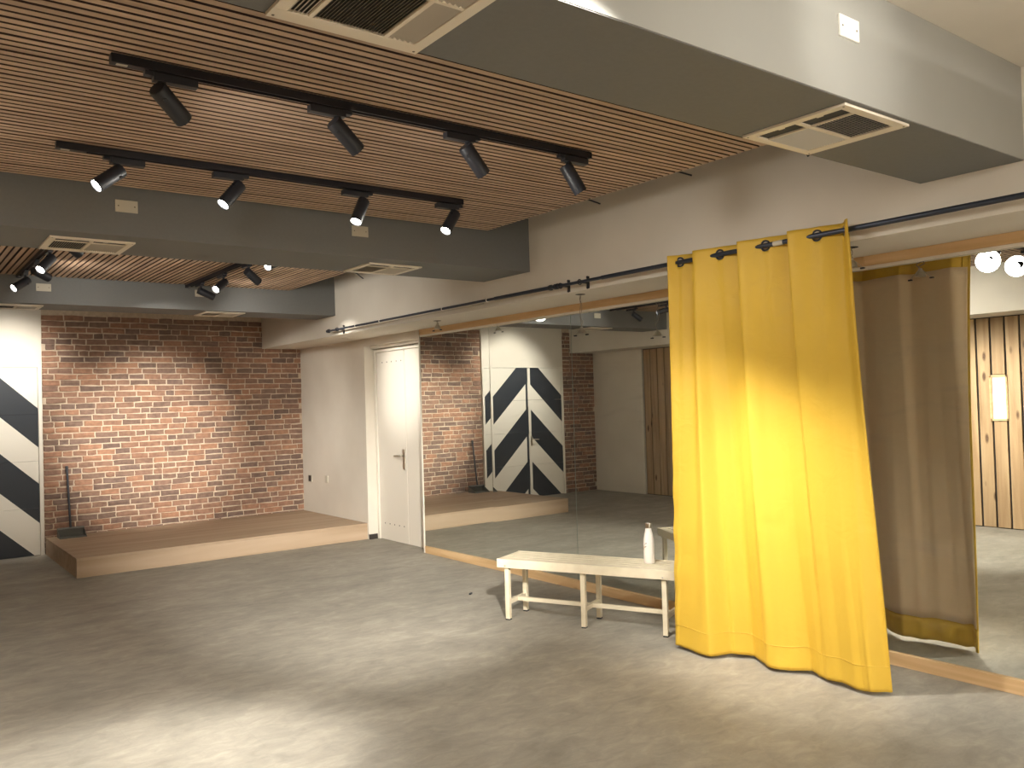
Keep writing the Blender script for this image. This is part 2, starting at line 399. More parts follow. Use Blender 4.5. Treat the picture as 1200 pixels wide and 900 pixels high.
for row in range(nrow+5):
    z0 = .004 + row*CH
    if z0 + CH > ZC: break
    for (xa, xb_) in ((DX1+.006, 4.60 if z0 > ZB+9 else XW-.002), (XL, DX0-.006)):
        x = xa - (rnd.uniform(0, .13))
        while x < xb_:
            wd_ = rnd.choice((.205, .21, .2, .215, .10, .16, .24, .145, .19, .225))
            a, b = max(x, xa), min(x+wd_-.012, xb_)
            if b - a > .03: bl.append((a, z0, b-a, CH-.011*rnd.uniform(.8, 1.3)))
            x += wd_
# the 300 that show largest: right of the door, above the stage and below the beam
cand = sorted([b for b in bl if b[0] > DX1 and .17 < b[1] < 2.0], key=lambda b: (-round(b[2]*b[3], 4)))[:300]
cs = set(cand)
rest = MB()
protos = {}
for b in bl:
    if b in cs:
        key = round(b[2]/.02)
        if key not in protos: protos[key] = []
        if len(protos[key]) < 14:
            pb = MB(); brick_rings(pb, 0, 0, b[2], CH-.011, rnd, 0); me = pb.mesh('brick', M_brick); protos[key].append((me, b[2]))
        me, w0 = rnd.choice(protos[key])
        o = bpy.data.objects.new('brick', me); C.objects.link(o); o.location = (b[0], YB, b[1]); o.scale = (b[2]/w0, 1, 1); put(o, wb)
    else:
        if b[1] > 2.55: continue
        brick_rings(rest, b[0], b[1], b[2], b[3], rnd, YB)
ro = rest.build('brick', M_brick, wb); ro['kind'] = 'stuff'

# striped double door
dbl = bpy.data.objects.new('door_1', None); C.objects.link(dbl); dbl.location = (.75, YB, 0); struct(dbl)
dbl['label'] = 'white double door painted with slanting black chevron stripes'
fr = MB().box((1.43, YB-.035, 0), (1.468, YB+.01, 2.03)).box((.032, YB-.035, 0), (.068, YB+.01, 2.03)).build('door_frame', M_door, dbl, bevel=.003)
MB().box((.068, YB-.03, 2.015), (1.43, YB+.01, 2.03)).build('door_frame', M_door, dbl)
for a, b in ((.752, 1.426), (.072, .746)):
    mb = MB()
    for i in range(4):
        z0, z1 = .006+i*.502, .006+(i+1)*.502-.003
        mb.box((a-.75, -.025, z0), (b-.75, .01, min(z1, 2.012)))
    o = bpy.data.objects.new('door_leaf', mb.mesh('door_leaf', M_stripe)); C.objects.link(o); o.location = (0, 0, 0); o.parent = dbl
MB().box((.69, YB-.032, .80), (.72, YB-.024, .95)).build('lock_plate', M_steel, dbl)
MB().tube([(.705, YB-.03, .90), (.705, YB-.075, .90), (.69, YB-.08, .90), (.60, YB-.08, .895)], .009, 8).build('door_handle', M_steel, dbl, True)

# white door on the right beyond the mirrors
dr = bpy.data.objects.new('door_2', None); C.objects.link(dr); dr.location = (4.56, 8.0, 0); struct(dr)
dr['label'] = 'plain white door with lever handle and rows of small vent holes'
MB().box((4.558, 7.91, .004), (4.60, 8.53, 2.088)).build('door_leaf', M_door, dr, bevel=.002)
MB().box((4.558, 7.40, .004), (4.60, 7.904, 2.088)).build('door_leaf', M_door, dr, bevel=.002)
MB().box((4.545, 8.535, 0), (4.60, 8.575, 2.12)).build('door_frame', M_door, dr, bevel=.002)
MB().box((4.545, 7.40, 2.094), (4.60, 8.535, 2.12)).box((4.50, 7.40, 2.135), (4.60, 8.56, 2.165)).build('door_frame', M_door, dr, bevel=.002)
MB().box((4.55, 7.945, .80), (4.559, 7.985, 1.02)).build('handle_plate', M_steel, dr, bevel=.002)
MB().tube([(4.555, 7.965, .95), (4.515, 7.965, .95), (4.505, 7.975, .95), (4.505, 8.09, .945)], .009, 8).build('door_handle', M_steel, dr, True)
hm = MB()
for zc, ys in ((.185, (8.42, 8.0)), (1.975, (8.40, 7.98))):
    for i in range(5):
        yy = ys[0] + (ys[1]-ys[0])*i/4
        hm.lathe((4.5575, yy, zc), (1, 0, 0), [(0, .008), (.004, .008)], 10)
hm.build('vent_hole', M_dark, dr)

# beams across the room
def beam(y0, y1, m=None, z=2.46):
    return struct(MB().box((-.15, y0, z), (XB, y1, ZC)).build('ceiling_beam', m or M_grey, bevel=0))
b0 = beam(1.52, 1.965); beam(4.907, 5.50); beam(8.225, 8.70)
# thin paler sheet over the near face of the first beam
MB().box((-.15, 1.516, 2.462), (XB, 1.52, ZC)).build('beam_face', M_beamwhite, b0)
beam(-1.9, -1.4)
struct(MB().box((-.15, -1.4, ZC-.012), (XB, 1.515, ZC-.001)).build('trim_4', M_wallwhite))

# ================================================================ slatted ceiling panels
def slat_panel(x0, x1, y0, y1, z, along, label):
    t = thing('slatted_ceiling_panel', label, 'ceiling panel', ((x0+x1)/2, (y0+y1)/2, z+.04))
    MB().box((x0, y0, z+.022), (x1, y1, z+.035)).build('backing_board', M_felt, t)
    p_ = .0455; wd_ = .031
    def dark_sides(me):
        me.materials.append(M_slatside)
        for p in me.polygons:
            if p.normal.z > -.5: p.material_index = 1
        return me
    if along == 'x':
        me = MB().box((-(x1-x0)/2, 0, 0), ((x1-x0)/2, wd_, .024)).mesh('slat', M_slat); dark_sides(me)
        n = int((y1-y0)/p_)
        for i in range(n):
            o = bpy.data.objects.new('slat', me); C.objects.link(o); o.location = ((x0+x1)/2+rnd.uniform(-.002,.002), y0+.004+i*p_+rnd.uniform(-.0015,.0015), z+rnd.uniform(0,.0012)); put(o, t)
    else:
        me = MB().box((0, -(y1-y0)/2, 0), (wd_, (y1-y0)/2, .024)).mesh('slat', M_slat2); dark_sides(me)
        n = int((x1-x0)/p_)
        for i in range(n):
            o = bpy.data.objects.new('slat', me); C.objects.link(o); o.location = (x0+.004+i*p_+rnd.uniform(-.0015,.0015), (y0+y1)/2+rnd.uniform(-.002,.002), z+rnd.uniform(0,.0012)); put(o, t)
    return t
slat_panel(.05, 3.50, 1.99, 4.90, 2.715, 'x', 'large brown slatted wood ceiling panel between the first two beams')
slat_panel(.05, 3.44, 5.52, 8.215, 2.695, 'y', 'slatted wood ceiling panel beyond the grey beam, slats running away')
slat_panel(.05, 3.50, -1.38, .62, 2.715, 'x', 'slatted wood ceiling panel on the camera side of the first beam')

# ================================================================ track lights
def rail(p0, p1, label, along):
    """along = 0 for a rail along x, 1 along y"""
    ax = Vector((1,0,0)) if along == 0 else Vector((0,1,0))
    p0, p1 = Vector(p0), Vector(p1); c = (p0+p1)/2
    t = thing('track_rail', label, 'track rail', tuple(c), 'black lighting track rails')
    L = (p1-p0).length; s = Vector((ax.y, ax.x, 0))
    mb = MB(); Z = Vector((0,0,1))
    mb.frame(c+Z*.010, ax, s, Z, L/2, .0175, .005).frame(c+s*.0145-Z*.004, ax, s, Z, L/2, .003, .011).frame(c-s*.0145-Z*.004, ax, s, Z, L/2, .003, .011)
    mb.frame(c-s*.006+Z*.002, ax, s, Z, L/2, .0015, .006).frame(c+s*.006+Z*.002, ax, s, Z, L/2, .0015, .006)
    mb.build('rail_channel', M_blackrail, t)
    MB().frame(p0+ax*.06, ax, s, Z, .062, .0165, .0145).build('feed_box', M_blackrail, t)
    MB().frame(p0+ax*.035-Z*.0152, ax, s, Z, .018, .008, .0006).build('rating_sticker', M_plate, t)
    MB().frame(p1-ax*.004, ax, s, Z, .006, .0175, .015).build('end_cap', M_blackrail, t)
    return t
LR = .033; LL = .15
def spot(S, D, along, flip, label, group, power=1.0, cone=46, on=True, zr=2.69, col=None, spill=.13):
    """S = pivot under the rail; D = aim; flip puts the adapter's long side the other way"""
    S = Vector(S); D = Vector(D).normalized(); Z = Vector((0,0,1))
    ax = Vector((1,0,0)) if along == 0 else Vector((0,1,0)); s = Vector((ax.y, ax.x, 0))
    t = thing('track_spotlight', label, 'spotlight', tuple(S), group)
    k = -1 if flip else 1
    za = zr - .018
    mb = MB().frame(Vector((S.x, S.y, za-.013)) + ax*k*.045, ax, s, Z, .075, .017, .013)
    mb.frame(Vector((S.x, S.y, za-.004)) - ax*k*.04, ax, s, Z, .018, .014, .008)
    mb.build('adapter', M_black, t, bevel=.001)
    MB().lathe((S.x, S.y, za-.024), (0,0,-1), [(0, .016), (.006, .016), (.008, .0095), (za-.024-S.z+.0, .0095)], 14).build('stem', M_black, t, True)
    back = S - D*.028 - Z*.022
    # hollow cylinder body
    prof = [(0, LR*.9), (.004, LR), (LL, LR), (LL, LR-.003), (LL-.012, LR-.005)]
    MB().lathe(back, D, prof, 28, True, False).build('lamp_body', M_black, t, True)
    MB().lathe(back + D*.035, D.orthogonal(), [(-LR-.003, .008), (LR+.003, .008)], 10).build('pivot', M_black, t, True)
    MB().lathe(back, D, [(LL-.0125, LR-.005), (LL-.011, LR-.0055)], 28).build('lens', M_lens if on else M_plastic, t, True)
    if on:
        ld = bpy.data.lights.new('spot_beam', 'SPOT'); ld.energy = SPOT*power; ld.color = col or LAMPCOL; ld.spot_size = math.radians(cone); ld.spot_blend = 1.0; ld.shadow_soft_size = .028
        lo = bpy.data.objects.new('spot_beam', ld); C.objects.link(lo)
        lo.rotation_euler = D.to_track_quat('-Z', 'Y').to_euler()
        lo.location = back + D*(LL+.004); put(lo, t)
        l2 = bpy.data.lights.new('spot_spill', 'SPOT'); l2.energy = SPOT*spill; l2.color = col or LAMPCOL; l2.spot_size = math.radians(140); l2.spot_blend = 1; l2.shadow_soft_size = .09
        lo = bpy.data.objects.new('spot_spill', l2); C.objects.link(lo)
        lo.rotation_euler = D.to_track_quat('-Z', 'Y').to_euler()
        lo.location = back + D*(LL+.006); put(lo, t)
    return t
G1 = 'spotlights on the nearer long track'; G2 = 'spotlights on the second long track'; G3 = 'spotlights on the far left track'; G4 = 'spotlights on the far middle track'; G5 = 'spotlights on the tracks nearest the camera'
rail((.656, 3.05, 2.695), (2.832, 3.05, 2.695), 'long black track rail across the slatted ceiling, the nearer one', 0)
rail((.666, 4.17, 2.695), (2.826, 4.17, 2.695), 'long black track rail just before the grey beam', 0)
rail((1.0, 8.05, 2.678), (1.0, 5.85, 2.678), 'short-looking black track rail at far left beyond the beam', 1)
rail((2.4, 8.10, 2.678), (2.4, 5.75, 2.678), 'black track rail in front of the brick wall beyond the beam', 1)
A = [((.82, 3.05, 2.628), (.732, .493, -.47), 0, 'first spotlight of the nearer track, by its left end, pointing away'),
     ((1.485, 3.05, 2.628), (.786, .168, -.596), 1, 'second spotlight from the left on the nearer track, pointing away'),
     ((2.11, 3.05, 2.628), (.69, .06, -.72), 1, 'third spotlight from the left on the nearer track, pointing away'),
     ((2.69, 3.05, 2.628), (.50, -.16, -.85), 0, 'last spotlight of the nearer track, closest to the white wall')]
for S, D, fl, lb in A: spot(S, D, 0, fl, lb, G1, .7 if S[0] > 2.5 else .55, spill=.06)
Bq = [((.915, 4.17, 2.628), (-.769, -.112, -.629), 0, 'glowing spotlight nearest the left end of the second track'),
     ((1.472, 4.17, 2.628), (-.616, -.10, -.745), 1, 'second glowing spotlight from the left on the second track'),
     ((2.167, 4.17, 2.628), (-.456, -.188, -.87), 1, 'third glowing spotlight from the left on the second track'),
     ((2.765, 4.17, 2.628), (-.586, -.139, -.798), 1, 'last glowing spotlight, at the right end of the second track')]
for S, D, fl, lb in Bq: spot(S, D, 0, fl, lb, G2, 1.1)
Dq = [((1.0, 5.93, 2.60), (.655, .66, -.36), 0, 'black spotlight half hidden by the cream vent, pointing right'),
     ((1.0, 6.575, 2.60), (-.579, -.401, -.71), 0, 'glowing spotlight second on the far left track'),
     ((1.0, 7.18, 2.60), (.74, .62, -.26), 0, 'dark spotlight third on the far left track, pointing right'),
     ((1.0, 7.74, 2.60), (-.707, -.30, -.52), 0, 'spotlight at the far end of the left track, glowing edge-on')]
for S, D, fl, lb in Dq: spot(S, D, 1, fl, lb, G3, .7, 32, zr=2.673, spill=.06)
Cq = [((2.4, 5.98, 2.60), (-.809, -.436, -.395), 0, 'glowing spotlight with its tail hidden behind the grey beam'),
     ((2.4, 6.575, 2.60), (.774, .416, -.477), 0, 'dark spotlight second on the far middle track, pointing right'),
     ((2.4, 7.18, 2.60), (-.708, -.428, -.561), 0, 'glowing spotlight third on the far middle track'),
     ((2.4, 7.79, 2.60), (.93, .08, -.36), 0, 'dark spotlight last on the far middle track, before a cover plate')]
for S, D, fl, lb in Cq: spot(S, D, 1, fl, lb, G4, .3 if 'second' in lb else .75, 34, zr=2.673, spill=.06)
rail((1.15, 5.585, 2.678), (2.25, 5.585, 2.678), 'track rail tucked out of sight behind the grey beam', 0)
spot((1.95, 5.585, 2.61), (.125, .95, -.285), 0, 0, 'spotlight tucked behind the grey beam, lighting the brick wall', G4, 6.5, 28, zr=2.673, spill=.03)
rail((.7, 9.0, 2.848), (1.7, 9.0, 2.848), 'track rail above the stage, hidden by the far beam', 0)
spot((1.15, 9.0, 2.775), (-.02, .76, -.62), 0, 0, 'spotlight above the stage, hidden by the far beam', G3, .55, 75, zr=2.843, spill=.03)
# the bay the photographer stands in: lamps outside the frame
rail((.656, .50, 2.695), (2.832, .50, 2.695), 'long black track rail on the camera side of the first beam', 0)
for S, D, fl, lb, pw in (((1.0, .50, 2.628), (.324, .878, -.351), 0, 'added spotlight on the camera-side track, replacing mirror bounce on the far floor', 10),  # added lamp, stands in for light the mirrors throw onto the floor
                     ((1.6, .50, 2.628), (.60, .57, -.56), 0, 'spotlight of the camera-side track aimed at the curtain', 1.25),
                     ((2.2, .50, 2.628), (.36, .93, .02), 1, 'spotlight of the camera-side track aimed at the beam', .07),
                     ((2.7, .50, 2.628), (.55, .1, -.83), 1, 'spotlight of the camera-side track aimed at the near mirror', .8)):
    spot(S, D, 0, fl, lb, G5, pw, 34 if pw > 1.2 else 46, spill=.04)

# ================================================================ vents and plates on the beams
def vent(x0, x1, y0, y1, z, label, style='row'):
    """row: narrow openings along the near edge; side: the same turned a quarter; grid: three columns"""
    t = thing('ceiling_vent', label, 'vent', ((x0+x1)/2, (y0+y1)/2, z), 'square cream vents under the beams')
    W, D = (x1-x0, y1-y0) if style != 'side' else (y1-y0, x1-x0)
    def g2(u, v, zz):     # local (u across, v from the narrow edge) to world
        return (x0+u, y0+v, zz) if style != 'side' else (x0+v, y0+u, zz)
    def bx_(mb, u0, u1, v0, v1, z0, z1): mb.box(g2(u0, v0, z0), g2(u1, v1, z1)); return mb
    b = .034; zt, zb = z-.0003, z-.010
    bx_(MB(), b, W-b, b, D-b, z-.0025, z-.0005).build('vent_backing', M_filter, t)
    f = MB(); bx_(f, 0, W, 0, b, zb, zt); bx_(f, 0, W, D-b*1.5, D, zb, zt); bx_(f, 0, b, b, D-b*1.5, zb, zt); bx_(f, W-b, W, b, D-b*1.5, zb, zt)
    f.build('vent_frame', M_grille, t, bevel=.0015)
    v1, v2 = b, D-b*1.5
    if style == 'grid':
        us = [b, b+.06, W-b-.085, W-b]; vm = v1+.09; cells = []
        for i in range(3):
            for (a_, c_) in ((v1, vm-.006), (vm+.006, v2)): cells.append((us[i]+(.006 if i else 0), us[i+1]-(.006 if i < 2 else 0), a_, c_, (1, 1, -1)[i], (5, 22, 5)[i], (.5, .9, .9)[i]))
        dv = MB()
        for u in us[1:3]: bx_(dv, u-.006, u+.006, v1, v2, zb+.001, zt)
        bx_(dv, b, W-b, vm-.006, vm+.006, zb+.0015, zt-.0005)
    else:
        um = W/2; vm = v1+(v2-v1)*.24
        cells = [(b, um-.008, vm+.005, v2, 1, 15, .75), (um+.008, W-b, vm+.005, v2, -1, 15, .75)]
        dv = MB(); bx_(dv, um-.008, um+.008, v1, v2, zb+.001, zt); bx_(dv, b, W-b, vm-.005, vm+.005, zb+.0015, zt-.0005)
        for u in (um-.10, um+.055): bx_(MB(), u, u+.024, v1-.001, v1+.010, zb+.001, zb+.004).build('latch', M_grille, t)
    dv.build('divider', M_grille, t)
    for (a_, c_, va, vc, tilt, n, ang) in cells:
        g = MB()
        for i in range(n):
            u = a_ + (c_-a_)*(i+.5)/n; h = (c_-a_)/n*.5
            du, dz = h*math.cos(ang*tilt), .0035*(1 if tilt > 0 else -1)
            P4 = [g2(u-du, va, z-.0055-dz), g2(u+du, va, z-.0055+dz), g2(u+du, vc, z-.0055+dz), g2(u-du, vc, z-.0055-dz)]
            g.rings([[Vector(p) for p in P4], [Vector(p)+Vector((0,0,.0008)) for p in P4]])
        g.build('louvers', M_grille2, t)['kind'] = 'stuff'
    for u in (.014, W-.014):
        for v in (.014, D-.014): MB().lathe(g2(u, v, zb), (0,0,-1), [(0, .004), (.001, .003)], 8).build('screw', M_screw, t)
    return t
vent(.77, 1.19, 1.55, 1.96, 2.46, 'large cream ceiling vent cut by the top edge of the picture', 'grid')
vent(2.585, 3.0, 1.535, 1.95, 2.46, 'cream ceiling vent under the pale beam near the white wall', 'side')
vent(.77, 1.20, 5.06, 5.46, 2.46, 'cream vent under the grey beam above the far left spotlights')
vent(2.67, 3.08, 5.06, 5.46, 2.46, 'cream vent under the grey beam where it meets the white wall')
vent(2.59, 2.98, 8.29, 8.66, 2.46, 'cream vent under the far beam above the brick wall')
vent(.82, 1.21, 8.33, 8.68, 2.46, 'bright vent under the far beam above the striped door')
def plate(x, z, y, w_, h_, m, label):
    t = thing('blank_cover_plate', label, 'cover plate', (x, y, z-h_/2), 'blank cover plates on the beams')
    MB().box((x-w_/2, y-.008, z-h_/2), (x+w_/2, y, z+h_/2)).build('plate', m, t, bevel=.002)
    for s in (-1, 1): MB().lathe((x+s*w_*.36, y-.008, z), (0,-1,0), [(0, .004), (.001, .003)], 8).build('screw', M_screw, t)
plate(1.12, 2.622, 4.907, .115, .066, M_plate, 'grey cover plate on the beam under the first glowing spotlight')
plate(2.525, 2.624, 4.907, .115, .068, M_plate, 'grey cover plate on the beam beside the third glowing spotlight')
plate(1.196, 2.60, 8.225, .115, .065, M_plate, 'grey cover plate behind the far left spotlights')
plate(2.53, 2.62, 8.225, .115, .065, M_plate, 'grey cover plate behind the last far middle spotlight')
plate(2.585, 2.697, 1.516, .115, .072, M_plate_w, 'bright white cover plate on the pale face of the nearest beam')

# ================================================================ mirrors and their wooden strips
ys = [7.375, 6.19, 5.06, 3.93, 2.80, 1.67, .54, -.6]
tilts = [.75, 0, 0, 0, .5, 0, 0]
ml = ['first wall mirror, beside the white door, showing brick wall', 'second wall mirror, showing the striped double door', 'third wall mirror, behind the bottle and bench', 'wall mirror mostly hidden behind the yellow curtain',
      'wall mirror right of the yellow curtain, reflecting its lining', 'wall mirror past the right edge of the picture', 'last wall mirror, level with the camera']
for i in range(7):
    y1, y0 = ys[i], ys[i+1]; yc = (y0+y1)/2
    t = thing('wall_mirror', ml[i], 'mirror', (4.445, yc, .0725), 'frameless wall mirrors')
    a = math.radians(tilts[i])
    o = bpy.data.objects.new('mirror_glass', MB().box((-.0025, -(y1-y0)/2+.003, 0), (0, (y1-y0)/2-.003, 2.105)).mesh('mirror_glass', M_mirror)); C.objects.link(o)
    o.parent = t; t.rotation_euler = (0, 0, a)
    o = bpy.data.objects.new('mirror_back', MB().box((0.0, -(y1-y0)/2+.002, -.001), (.003, (y1-y0)/2-.002, 2.107)).mesh('mirror_back', M_glassedge)); C.objects.link(o); o.parent = t
tag(MB().box((4.425, -.6, 0), (4.4545, 7.36, .071)).build('mirror_ledge', M_pine, bevel=.003), 'long pine strip on the floor under the mirrors', 'wooden strip')
# upper strip in lengths, cream bead beneath
yb_ = [7.36, 4.93, 2.55, .2]
lb = ['top pine strip over the mirrors, far length by the door', 'top pine strip over the mirrors, length running behind the curtain', 'top pine strip over the mirrors, length nearest the camera']
for i in range(3):
    tag(MB().box((4.42, yb_[i+1]+.001, 2.195), (4.4545, yb_[i]-.001, 2.2495)).build('top_strip', M_pine, bevel=.002), lb[i], 'wooden strip', 'pine strips over the mirrors')
tag(MB().box((4.43, -.6, 2.178), (4.4545, 7.36, 2.194)).build('mirror_bead', M_white), 'thin white bead along the top edge of the mirrors', 'bead')
tag(MB().box((4.428, 7.376, 0), (4.46, 7.392, 2.20)).build('mirror_edge_board', M_white), 'white upright edge board between door and first mirror', 'edge board')

# ================================================================ stage
st = thing('stage_platform', 'low plywood stage platform in front of the brick wall', 'platform', (2.95, 9.45, 0))
MB().box((1.477, 8.60, .155), (4.428, YB-.022, .18)).build('platform_top', M_ply, st, bevel=.002)
MB().box((1.477, 8.602, 0), (4.428, 8.622, .154)).build('front_board', M_ply, st, bevel=.001)
MB().box((1.478, 8.623, 0), (1.498, YB-.022, .154)).build('side_board', M_ply, st, bevel=.001)
tag(MB().box((4.432, 8.555, 0), (4.53, 8.578, .055)).build('skirting_offcut', M_switch), 'dark skirting piece on the floor between stage and white door', 'skirting')

# dustpan with long handle on the stage
t = thing('dustpan', 'long-handled grey dustpan standing against the brick wall on the stage', 'dustpan', (1.70, 10.2, .18))
mb = MB()
x0, x1 = 1.575, 1.835
mb.box((x0, 10.06, .1805), (x1, 10.24, .186)).box((x0, 10.235, .186), (x1, 10.24, .28)).add([(x0,10.06,.186),(x0,10.24,.186),(x0,10.24,.28),(x0+.003,10.06,.186),(x0+.003,10.24,.186),(x0+.003,10.24,.28)], [(0,1,2),(5,4,3),(0,2,5,3),(1,4,5,2),(0,3,4,1)])
mb.add([(x1,10.06,.186),(x1,10.24,.186),(x1,10.24,.28),(x1-.003,10.06,.186),(x1-.003,10.24,.186),(x1-.003,10.24,.28)], [(2,1,0),(3,4,5),(3,5,2,0),(2,5,4,1),(1,4,3,0)])
mb.add([(x0,10.24,.28),(x1,10.24,.28),(x1,10.16,.27),(x0,10.16,.27),(x0,10.24,.277),(x1,10.24,.277),(x1,10.16,.267),(x0,10.16,.267)], [(0,1,2,3),(7,6,5,4),(0,3,7,4),(3,2,6,7),(2,1,5,6)])
mb.build('pan', M_plastic, t)
MB().tube([(1.70, 10.20, .28), (1.697, 10.245, .55), (1.692, 10.30, .90)], .012, 10).build('handle', M_black, t, True)
MB().tube([(1.692, 10.30, .88), (1.6915, 10.306, .935)], .016, 10).build('grip', M_black, t, True)

# wall sockets by the stage
for yy, zz, w_, m, lbl in ((10.12, .60, .10, M_switch, 'dark wall socket on the white wall beside the brick wall'), (9.64, .615, .08, M_plate, 'pale grey wall socket above the stage end')):
    t = thing('wall_socket', lbl, 'socket', (XW, yy, zz-.05))
    MB().box((XW-.010, yy-w_/2, zz-.045), (XW, yy+w_/2, zz+.045)).build('socket_frame', M_plate if m is M_switch else m, t, bevel=.002)
    MB().box((XW-.013, yy-w_/2+.01, zz-.036), (XW-.0105, yy+w_/2-.01, zz+.036)).build('socket_insert', m, t)
# debris on floor
tag(MB().frame((3.72, 5.52, .006), Vector((.8,.6,0)), Vector((-.6,.8,0)), Vector((0,0,1)), .02, .008, .006).build('floor_scrap', M_black, bevel=.003), 'small dark scrap lying on the floor left of the bench', 'scrap')

# ================================================================ curtain rod
t = thing('curtain_rod', 'dark telescopic curtain rod fixed to the white bulkhead above the mirrors', 'curtain rod', (3.84, 4.8, 2.295))
MB().tube([(3.84, 1.0, 2.297), (3.84, 4.05, 2.296)], .0135, 12).build('rod_tube', M_rod, t, True)
MB().tube([(3.84, 4.05, 2.296), (3.84, 4.45, 2.295)], .011, 12).build('rod_tube', M_rod, t, True)
MB().tube([(3.84, 4.45, 2.295), (3.84, 5.25, 2.295)], .0135, 12).build('rod_tube', M_rod, t, True)
MB().tube([(3.84, 5.25, 2.295), (3.84, 8.2, 2.294)], .0105, 12).build('rod_tube', M_rod, t, True)
MB().tube([(3.84, 5.4, 2.272), (3.84, 7.9, 2.272)], .004, 8).build('pull_wire', M_steel, t, True)
MB().lathe((3.84, 8.2, 2.294), (0,1,0), [(0,.012),(.01,.02),(.03,.02),(.035,.008),(.045,.016),(.06,.016),(.07,.004)], 14).build('finial', M_black, t, True)
def bracket(y):
    mb = MB().box((XB-.006, y-.012, 2.25+.006), (XB-.0005, y+.012, 2.338)).frame(((XB+3.84)/2, y, 2.295), Vector((1,0,0)), Vector((0,1,0)), Vector((0,0,1)), .04, .007, .007)
    mb.torus((3.84, y, 2.295), (0,1,0), .017, .004, 16, 6)
    for s in (-.036, .036): mb.lathe((XB-.006, y, 2.297+s), (-1,0,0), [(0, .009), (.006, .009)], 10)
    mb.build('bracket', M_black, t)
for y in (8.02, 4.47, 4.27, 1.35): bracket(y)
MB().lathe((3.84, 4.50, 2.295), (0,1,0), [(0,.02),(.03,.02),(.035,.012),(.06,.014),(.065,.02),(.085,.02),(.09,.01)], 14).build('rod_joint', M_black, t, True)
for y in (7.6, 7.1, 6.0, 5.35): MB().torus((3.84, y, 2.293), (0,1,0), .012, .004, 14, 6).build('rod_ring', M_plate_w, t, True)
MB().tube([(3.84, 2.66, 2.2963), (3.84, 2.72, 2.2963)], .0139, 12).build('rod_sleeve', M_plate, t, True)

# ================================================================ curtain
def lerp(a, b, t): return a + (b-a)*t
def interp(tab, t):
    for (a, va), (b, vb) in zip(tab, tab[1:]):
        if t <= b:
            u = (t-a)/(b-a); return lerp(va, vb, u)
    return tab[-1][1]
def smooth(tab, t):
    for (a, va), (b, vb) in zip(tab, tab[1:]):
        if t <= b:
            u = (t-a)/(b-a); u = u*u*(3-2*u); return lerp(va, vb, u)
    return tab[-1][1]
# parameter u counts folds: eyelet crossings at even positions
TOPY = [(0, 3.44), (.5, 3.375), (1, 3.25), (2, 3.08), (3, 2.935), (4, 2.773), (5, 2.615), (6, 2.462), (7.2, 2.262)]
BOTY = [(0, 3.475), (.5, 3.43), (1, 3.20), (1.5, 3.13), (2, 3.03), (3, 2.84), (4, 2.66), (5, 2.52), (6, 2.33), (7.2, 2.235)]
TOPX = [(0, 3.80), (.5, 3.84), (.8, 3.874), (1.05, 3.80), (2, 3.838), (2.8, 3.875), (3.05, 3.80), (4, 3.838), (4.8, 3.875), (5.05, 3.80), (6, 3.838), (6.7, 3.872), (7.2, 3.79)]
BOTX = [(0, 3.80), (.5, 3.79), (1, 3.78), (1.5, 3.90), (2, 3.955), (3, 3.85), (4, 3.95), (5, 3.905), (6, 3.89), (6.6, 3.89), (7.2, 3.975)]
ZT, ZBOT = 2.34, .022
def curtain_pt(u, v, off=0):
    s = v**1.2
    yy = lerp(interp(TOPY, u), interp(BOTY, u), s**1.6)
    wgt = s**.8
    xx = lerp(smooth(TOPX, u), smooth(BOTX, u), wgt)
    # soft secondary creases
    xx += .004*math.sin(9*u+3*v)*v + .0012*math.sin(19*u + 7*v)*v
    if u < .9: xx += .006*math.sin(60*v)*(.9-u)*(v > .5)*math.sin(6*(v-.5))
    yy += (.012*math.sin(5.5*v) if u > 6.6 else 0)*(u-6.6)
    zz = lerp(ZT, ZBOT, v) + .004*math.sin(5*u)*v
    return Vector((xx+off, yy, zz))
cur = thing('curtain', 'long bright yellow curtain with eyelets hanging from the rod before the mirrors', 'curtain', (3.88, 2.85, .02))
NU, NV = 210, 130
def sheet(u0, u1, v0, v1, nu, nv, off, name, m, thick, holes=()):
    me = bpy.data.meshes.new(name); bm = bmesh.new(); g = []
    for i in range(nu+1):
        g.append([bm.verts.new(curtain_pt(u0+(u1-u0)*i/nu, v0+(v1-v0)*j/nv, off)) for j in range(nv+1)])
    for i in range(nu):
        for j in range(nv):
            f = bm.faces.new((g[i][j], g[i+1][j], g[i+1][j+1], g[i][j+1])); f.smooth = True
            c = f.calc_center_median()
            if any((Vector((c.x*.6, c.y, c.z)) - Vector((h.x*.6, h.y, h.z))).length < .0255 for h in holes): bm.faces.remove(f)
    bm.to_mesh(me); bm.free(); me.materials.append(m)
    o = bpy.data.objects.new(name, me); C.objects.link(o); put(o, cur)
    md = o.modifiers.new('thickness', 'SOLIDIFY'); md.thickness = thick; md.offset = 0
    return o
EY = [(.5), (2), (4), (6), (.98), (2.95), (4.95), (6.85)]
VE = (ZT-2.296)/(ZT-ZBOT)
EP = [curtain_pt(u, VE) for u in EY]
for p_ in EP: p_.x = 3.84
sheet(0, 7.2, 0, 1, NU, NV, 0, 'curtain_cloth', M_yellow, .0025, EP)
sheet(.06, 7.14, .06, .945, 150, 40, .010, 'lining', M_lining, .001)
sheet(0, 7.2, .948, 1.0, 160, 4, .009, 'hem', M_hem, .004)
sheet(0, 7.2, .9455, .9475, 160, 1, -.0022, 'hem_seam', M_hem, .0016)
sheet(7.0, 7.2, .03, .95, 8, 60, .008, 'side_hem', M_hem, .003)
